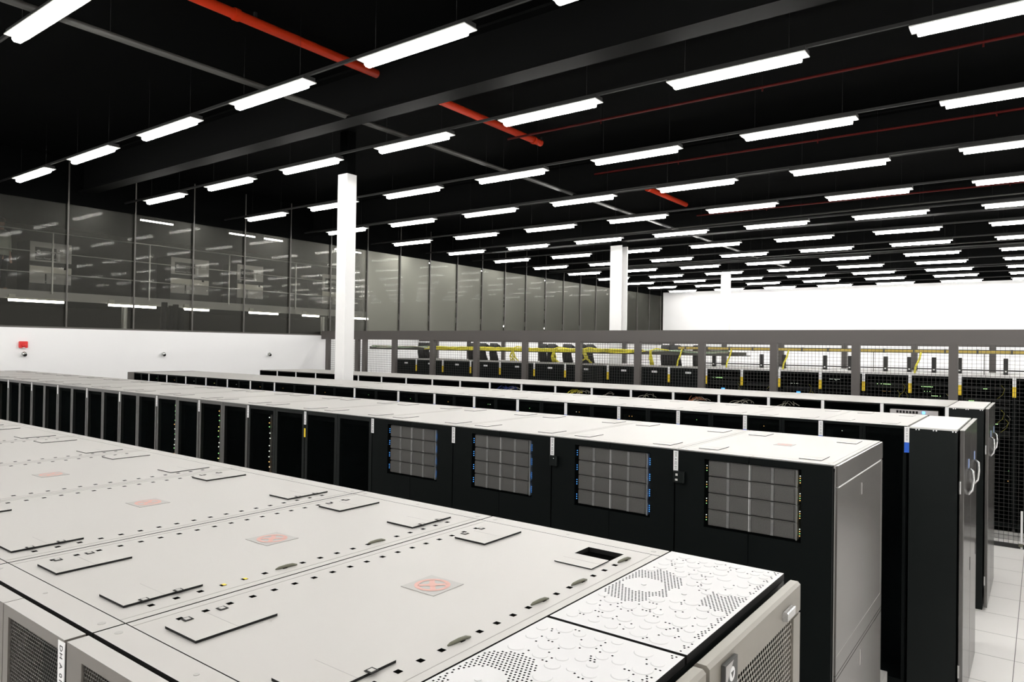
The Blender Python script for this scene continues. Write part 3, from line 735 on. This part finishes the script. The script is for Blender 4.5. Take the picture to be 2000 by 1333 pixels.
# cable ways above the caged racks
def tag_thing(o, label, cat, group=None): return tag(o, label, cat, group)
t = empty('cable_tray', (0, 0, 0)); tag(t, 'long dark ladder tray full of cables above the left caged racks', 'cable tray')
b = MB(); zt = 2.44
for yy in (12.75, 13.15): b.box(-14.2, -4.4, yy-.01, yy+.01, zt, zt+.07, 'tray')
for i in range(40): x = -14.1+i*.25; b.box(x, x+.03, 12.76, 13.14, zt, zt+.02, 'tray')
b.build('ladder', t)
b = MB()
for i in range(16): b.tube([(-14.1+j*.5, 12.73+random.uniform(-.02, .05)+.02*(i % 4), zt+.07+random.uniform(-.03, .03)) for j in range(20)], .010, 'gcab' if i % 3 else 'wcab', 5)
b.build('cable_run', t)['kind'] = 'stuff'
for x in (-13.5, -11.2, -8.9, -6.6):
    MB().tube([(x, 12.95, HE), (x, 12.95, zt+.01)], .006, 'tray', 5).build('tray_stand', t)
b = MB(); rnd = random.Random(5)
for i in range(18): 
    x0 = -12.2+rnd.uniform(0, .8); b.tube([(x0+j*.4, 12.69+rnd.uniform(-.02, .02), zt+.05+rnd.uniform(-.03, .05)) for j in range(14)], .009, 'ycab', 5)
tag(b.build('fibre_bundle'), 'thick run of yellow cables lying on the left cable tray', 'cables')['kind'] = 'stuff'
k = 0
for x, w_ in ((-12.30, .34), (-10.75, .17), (-10.45, .22), (-10.1, .17), (-8.72, .15), (-8.5, .16), (-8.1, .18), (-7.75, .14), (-7.55, .13), (-5.9+.05, .16), (-5.65, .17), (-5.2, .15)):
    k += 1; b = MB()
    for q in range(7):
        xx = x+w_*(q-3)/7*1.3
        b.tube([(xx*1.0, 12.85, HE+.005), (x+(xx-x)*.9, 12.80, HE+.14), (x+(xx-x)*.75, 12.78, zt+.07), (x+(xx-x)*.9, 12.82, zt+.17), (x+(xx-x)*1.0, 12.9, zt+.13), (x+(xx-x), 12.95, zt+.08)], .026, 'kcab', 6)
    tag(b.build('cable_drop'), '%s black cable bundle from the left, dropping from tray to racks' % ORD[k], 'cables', 'black cable bundles under the tray')
for n_, (x, dx) in enumerate(((-9.45, .18), (-8.35, .12), (-7.62, .2), (-6.1, .06))):
    b = MB()
    for q in range(7): b.tube([(x+dx*random.uniform(-1, 1), 12.74, HE+.01), (x+dx*random.uniform(-.6, .6), 12.68, HE+.12), (x+dx*.3*random.uniform(-1, 1), 12.66, zt+.08), (x+.1, 12.7, zt+.12), (x+.35, 12.72, zt+.09)], .012, 'ycab', 5)
    tag(b.build('yellow_cable_drop'), '%s loose yellow cable drop from the left, under the tray' % ORD[n_+1], 'cables', 'loose yellow cables under the tray')
d = empty('fibre_duct', (0, 0, 0)); tag(d, 'long yellow fibre duct running above the right caged racks', 'cable duct')
b = MB(); b.box(-5.55, 3.5, 12.70, 12.80, 2.560, 2.60, 'duct'); b.box(-5.55, 3.5, 12.695, 12.805, 2.598, 2.612, 'tray'); b.box(-5.55, 3.5, 12.695, 12.805, 2.548, 2.56, 'tray'); b.build('channel', d)
for i in range(21): x = -5.4+i*.42; MB().box(x-.012, x+.012, 12.69, 12.81, 2.545, 2.616, 'tray').build('coupler', d)
for i in range(6): x = -5.2+i*1.5; MB().tube([(x, 12.76, HE), (x, 12.76, 2.56)], .006, 'tray', 5).build('duct_stand', d)
for n_, x in enumerate((-5.55, -4.6, -3.6, -1.6)):
    b = MB(); b.tube([(x+.08, 12.70, 2.56), (x+.06, 12.68, 2.45), (x+.01, 12.68, 2.34), (x, 12.66, HE+.0)], .016, 'ycab', 6)
    tag(b.build('fibre_spout'), '%s yellow fibre tail from the left hanging from the duct' % ORD[n_+1], 'cable', 'yellow fibre tails under the duct')
for n_, x in enumerate((-.92, -.30)):
    b = MB()
    for q in range(5):
        dx = random.uniform(-.02, .02)
        b.tube([(x-.25+dx, 12.62, 2.50), (x-.16+dx, 12.62, 2.59), (x+.02+dx, 12.62, 2.61), (x+.09+dx, 12.64, 2.5), (x+.06+dx, 12.66, 2.38), (x+.02, 12.68, HE)], .012, 'pcab', 6)
    tag(b.build('pink_cable_loop'), 'loop of pink cables over the yellow duct, %s' % ('left of the two', 'right of the two'), 'cables', 'pink cable loops') if False else tag(COL.objects[-1], 'loop of pink cables over the yellow duct, %s of the two' % ('left', 'right')[n_], 'cables', 'pink cable loops')
# brackets and dark posts standing on the rack tops, low white containment rail
b = MB(); b.box(-5.5, 3.5, 13.30, 13.33, HE+.05, HE+.07, 'kcab'); b.box(-5.5, 3.5, 13.28, 13.35, HE+.0, HE+.025, 'lab')
tag(b.build('busbar_rail'), 'thin black rail on white strip along the right caged rack tops', 'rail')
for n_, x in enumerate((-5.35, -5.05, -4.15, -3.75, -3.05, -2.65, -2.1, -1.75, -1.4, -1.05, -.45)):
    b = MB(); b.box(x-.03, x+.03, 13.22, 13.28, HE, HE+.25, 'kcab'); b.box(x-.012, x+.012, 13.214, 13.22, HE+.04, HE+.06, 'lab')
    tag(b.build('power_tap_box'), 'slim black tap box standing on the rack tops, %s from the left' % ORD[n_+1], 'power box', 'black tap boxes on the caged racks')

# ------------------------------------------------------------------ things on the left wall
a = empty('alarm_beacon', (XL, 4.93, CZ-.09)); tag(a, 'red alarm sounder on the white wall', 'alarm')
MB().bev(0, .05, -.065, .065, -.055, .062, 'red', .01, 'x').build('housing', a); b = MB(); b.ball((.05, 0, -.01), .04, 'red', (.6, 1, .8)); b.build('lens', a)
MB().box(.05, .055, -.02, .02, -.056, -.046, 'lab').build('marking', a)
for n_, yy in enumerate((4.94, 7.45, 9.96)):
    a = empty('dome_camera', (XL, yy, CZ-.255)); tag(a, 'small silver dome camera on the white wall, %s' % ('below the red alarm', 'middle of the three', 'farthest of the three')[n_], 'camera', 'dome cameras on the white wall')
    MB().cyl((0, 0, 0), .05, .03, 'lab', 20, 'x').build('base', a)
    MB().ball((.05, .0, 0), .042, 'chrome').build('housing', a)
    b = MB(); b.ball((.062, .006, -.012), .034, 'edge'); b.build('lens', a)

# ------------------------------------------------------------------ gallery behind the glass
def rail_run():
    r = empty('gallery_railing', (0, 0, 0)); tag(r, 'thin pale railing of horizontal bars along the gallery behind glass', 'railing')
    for z in (4.20, 4.72, 5.225): MB().tube([(-19.8, -2, z), (-19.8, 30, z)], .014, 'rail', 6).build('bar', r)
    for i in range(14): y = .1+i*2.4; MB().box(-19.83, -19.79, y-.015, y+.015, 3.7, 5.23, 'rail').build('baluster', r)
rail_run()
vt = text_mesh('VERTIV', .12, 'lab', depth=.002); vl = text_mesh('Liebert PowerTech', .065, 'lab', depth=.002)
for n_, (y0, dw) in enumerate(((7.06, .98), (10.7, 1.2), (12.85, .95), (16.2, 1.1), (18.6, 1.1), (23.0, 1.1), (26.2, 1.1), (29.6, 1.1))):
    a = empty('power_unit', (-20.6, y0, 3.7)); tag(a, 'grey power unit behind the glass, %s of the units from the left' % ORD[n_+1], 'power unit', 'grey power units behind the glass')
    MB().box(-.8, 0, 0, dw, .05, 1.38, 'unitd').build('cabinet', a)
    b = MB(); b.box(0, .02, .01, dw-.01, .86, 1.36, 'unit'); b.box(.02, .024, .12, dw*.62, .90, 1.22, 'unitd'); b.build('upper_panel', a)
    b = MB(); b.box(0, .03, .01, dw-.01, .58, .74, 'cream'); b.box(.03, .036, dw*.8, dw*.86, .69, .74, 'edge'); b.build('cream_band', a)
    b = MB(); b.box(0, .02, .01, dw*.36, .30, .57, 'unit'); b.box(0, .02, dw*.40, dw-.01, .30, .57, 'unit'); b.box(.02, .024, dw*.5, dw*.62, .42, .5, 'lab'); b.build('lower_panel', a)
    b = MB(); b.box(.02, .024, dw*.66, dw*.71, .90, 1.15, 'lab'); b.box(.02, .024, dw*.78, dw*.92, 1.08, 1.22, 'lab'); b.build('notice', a)
    p_ = MB(); p_.cyl((.024, .20, 1.10), .05, .003, 'lab', 20, 'x'); p_.add([(.0275, .165, 1.115), (.0275, .235, 1.115), (.0275, .20, 1.07)], [(0, 1, 2)], 'unitd'); p_.build('emblem', a)
    put_text(vt, a, (.028, .46, 1.09), ((0, 1, 0), (0, 0, 1), (1, 0, 0))); put_text(vl, a, (.028, .36, .945), ((0, 1, 0), (0, 0, 1), (1, 0, 0)))
for n_, (y0, y1) in enumerate(((6.36, 7.60), (8.64, 9.93), (10.70, 11.50), (12.80, 13.88), (14.8, 15.5), (17.0, 18.2), (19.4, 20.4), (22.6, 23.9), (25.5, 26.6), (28.2, 29.4))):
    a = empty('gallery_tube_light', (-19.84, y0, 3.50)); tag(a, 'lit tube under the gallery deck behind the glass, %s from the left' % ORD[n_+1], 'light', 'lit tubes under the gallery deck')
    MB().box(-.03, .03, 0, y1-y0, .03, .075, 'cream').build('batten', a)
    b = MB(); b.tube([(0, .02, .0), (0, y1-y0-.02, .0)], .028, 'tube2', 8); b.build('tube', a)
    MB().box(-.03, .03, .02, .16, .075, .14, 'cream').build('junction_box', a)
for n_, (y0, y1) in enumerate(((9.36, 10.3), (12.0, 12.9), (13.2, 13.9), (16.0, 17.2), (19.8, 21.0), (24.0, 25.2), (28.0, 29.0))):
    a = empty('gallery_ceiling_light', (-19.7, y0, 5.86)); tag(a, 'thin lit tube high over the gallery behind the glass, %s from the left' % ORD[n_+1], 'light', 'thin lit tubes high over the gallery')
    MB().box(-.02, .02, 0, y1-y0, .02, .09, 'track').build('batten', a)
    b = MB(); b.tube([(0, .02, 0), (0, y1-y0-.02, 0)], .02, 'tube2', 8); b.build('tube', a)
a = MB()
for (dx, dy, h_) in ((0, 0, 3.50), (.1, .12, 3.42), (.05, .25, 3.46), (.12, .36, 3.36)): a.tube([(-17+dx, 8.68+dy, 0), (-17+dx, 8.67+dy, 2.2), (-17+dx, 8.70+dy, h_)], [.1, .1, .07], 'kcab', 8)
tag(a.build('wrapped_cable_riser'), 'dark bundled riser standing behind the glass left of centre column', 'riser')
for n_, (x, y) in enumerate(((-17.5, 8.0), (-18, 14.2), (-18, 18.5))):
    tag(MB().cyl((x, y, 0), .06, 3.4 if n_ else 3.35, 'rail', 12).build('support_pole'), 'slim grey pole behind the glass, %s from the left' % ORD[n_+1], 'pole', 'slim poles behind the glass')

# person on the gallery, at the very left edge
pr = empty('person', (-20.15, 6.29, 3.70)); tag(pr, 'person in a grey green top with a white sleeve stripe behind the glass', 'person')
pr.rotation_euler[2] = math.radians(-60)
sk = [((0, 0, .92), .15), ((0, 0, 1.12), .14), ((0, 0, 1.32), .165), ((0, 0, 1.45), .09), ((0, 0, 1.52), .055), ((0, .01, 1.60), .075), ((0, .01, 1.70), .085), ((0, 0, 1.76), .06),
      ((.17, 0, 1.40), .06), ((.22, 0, 1.13), .045), ((.21, .06, .90), .035), ((-.17, 0, 1.40), .06), ((-.22, 0, 1.13), .045), ((-.21, .06, .90), .035),
      ((.09, 0, .82), .09), ((.10, .01, .46), .065), ((.10, 0, .10), .045), ((.11, .13, .04), .035), ((-.09, 0, .82), .09), ((-.10, .01, .46), .065), ((-.10, 0, .10), .045), ((-.11, .13, .04), .035),
      ((.21, .08, .83), .03), ((-.21, .08, .83), .03)]
ed = [(0, 1), (1, 2), (2, 3), (3, 4), (4, 5), (5, 6), (6, 7), (3, 8), (8, 9), (9, 10), (10, 22), (3, 11), (11, 12), (12, 13), (13, 23), (0, 14), (14, 15), (15, 16), (16, 17), (0, 18), (18, 19), (19, 20), (20, 21)]
for hx, base in ((.21, 22), (-.21, 23)):
    for f in range(5):
        i0 = len(sk); sp = (f-2)*.016
        if f == 4: pts = [((hx-.03, .11, .82), .009), ((hx-.045, .13, .79), .008)]
        else: L = (.075, .085, .08, .065)[f]; pts = [((hx+.0, .08+sp+.01, .79), .009), ((hx, .085+sp+.02, .79-L*.6), .008), ((hx, .10+sp+.02, .79-L), .007)]
        sk += pts; ed.append((base, i0)); ed += [(i0+q, i0+q+1) for q in range(len(pts)-1)]
me = bpy.data.meshes.new('body'); me.from_pydata([s[0] for s in sk], ed, []); bo = bpy.data.objects.new('body', me); COL.objects.link(bo); bo.parent = pr
md = bo.modifiers.new('skin', 'SKIN'); md.use_smooth_shade = True
if not me.skin_vertices: me.attributes.new('skin', 'FLOAT', 'POINT')
try:
    for i, s in enumerate(sk): me.skin_vertices[0].data[i].radius = (s[1], s[1]*(.8 if i < 4 else 1)); 
    me.skin_vertices[0].data[0].use_root = True
except Exception as ex: print('skin', ex)
bo.modifiers.new('sub', 'SUBSURF').levels = 1; bo.modifiers['sub'].render_levels = 1
me.materials.append(M['skin'])
b = MB(); b.tube([(0, 0, .88), (0, 0, 1.1), (0, 0, 1.3), (0, 0, 1.42), (0, 0, 1.49)], [.19, .175, .205, .15, .075], 'shirt', 14)
for s_ in (1, -1): b.tube([(s_*.10, 0, 1.42), (s_*.19, 0, 1.38), (s_*.235, .0, 1.12), (s_*.225, .03, .99)], [.09, .082, .066, .06], 'shirt', 10)
b.build('shirt', pr)
b = MB()
for s_ in (1, -1): b.tube([(s_*.12, 0, 1.50), (s_*.21, 0, 1.455), (s_*.285, 0, 1.34), (s_*.30, 0, 1.15)], .022, 'stripe', 6)
b.build('sleeve_stripe', pr)
b = MB()
for s_ in (1, -1): b.tube([(s_*.08, 0, .95), (s_*.095, 0, .80), (s_*.10, .01, .46), (s_*.10, 0, .09)], [.13, .11, .085, .065], 'trous', 10)
b.build('trousers', pr)
b = MB(); b.ball((0, -.01, 1.715), .10, 'hair', (.95, 1.05, .95)); b.build('hair', pr)
b = MB()
for s_ in (1, -1): b.ball((s_*.033, .088, 1.68), .010, 'ink', n=8, k=6); b.ball((s_*.082, .01, 1.66), .02, 'skin', (.5, .8, 1.3), 8, 6)
b.ball((0, .10, 1.65), .014, 'skin', (.8, 1.2, 1.3), 8, 6); b.box(-.022, .022, .085, .093, 1.612, 1.618, 'ring'); b.build('face', pr)

# ------------------------------------------------------------------ camera, world, colour
Rm = ((0.80099, 0.59847, 0.01517), (0.007, 0.016, -1.0), (-0.599, 0.801, 0.009))
yaw, pitch, roll, fpx = CAMP = (0.6419, -0.0087, 0.0152, 1386.75)
cy, sy = math.cos(yaw), math.sin(yaw); f0 = Vector((-sy, cy, 0)); r0 = Vector((cy, sy, 0)); u0 = Vector((0, 0, 1))
cp, sp = math.cos(pitch), math.sin(pitch); f2 = cp*f0-sp*u0; u2 = sp*f0+cp*u0
cr, sr = math.cos(roll), math.sin(roll); r3 = cr*r0+sr*u2; u3 = -sr*r0+cr*u2
cam = bpy.data.cameras.new('camera'); co = bpy.data.objects.new('camera', cam); COL.objects.link(co)
mt = Matrix((r3, u3, -f2)).transposed().to_4x4(); mt.translation = Vector((0, 0, CZ)); co.matrix_world = mt
cam.sensor_width = 36; cam.lens = fpx*36/2000; cam.clip_start = .05; cam.clip_end = 200
sc.camera = co
wd = bpy.data.worlds.new('world'); sc.world = wd; wd.use_nodes = True
wd.node_tree.nodes['Background'].inputs[0].default_value = (0, 0, 0, 1)
sc.view_settings.view_transform = 'Standard'; sc.view_settings.look = 'None'; sc.view_settings.exposure = 0; sc.view_settings.gamma = 1
sc.cycles.use_denoising = True
sc.cycles.sample_clamp_indirect = 4; sc.cycles.max_bounces = 8; sc.cycles.diffuse_bounces = 4; sc.cycles.transparent_max_bounces = 16
sc.cycles.use_light_tree = True
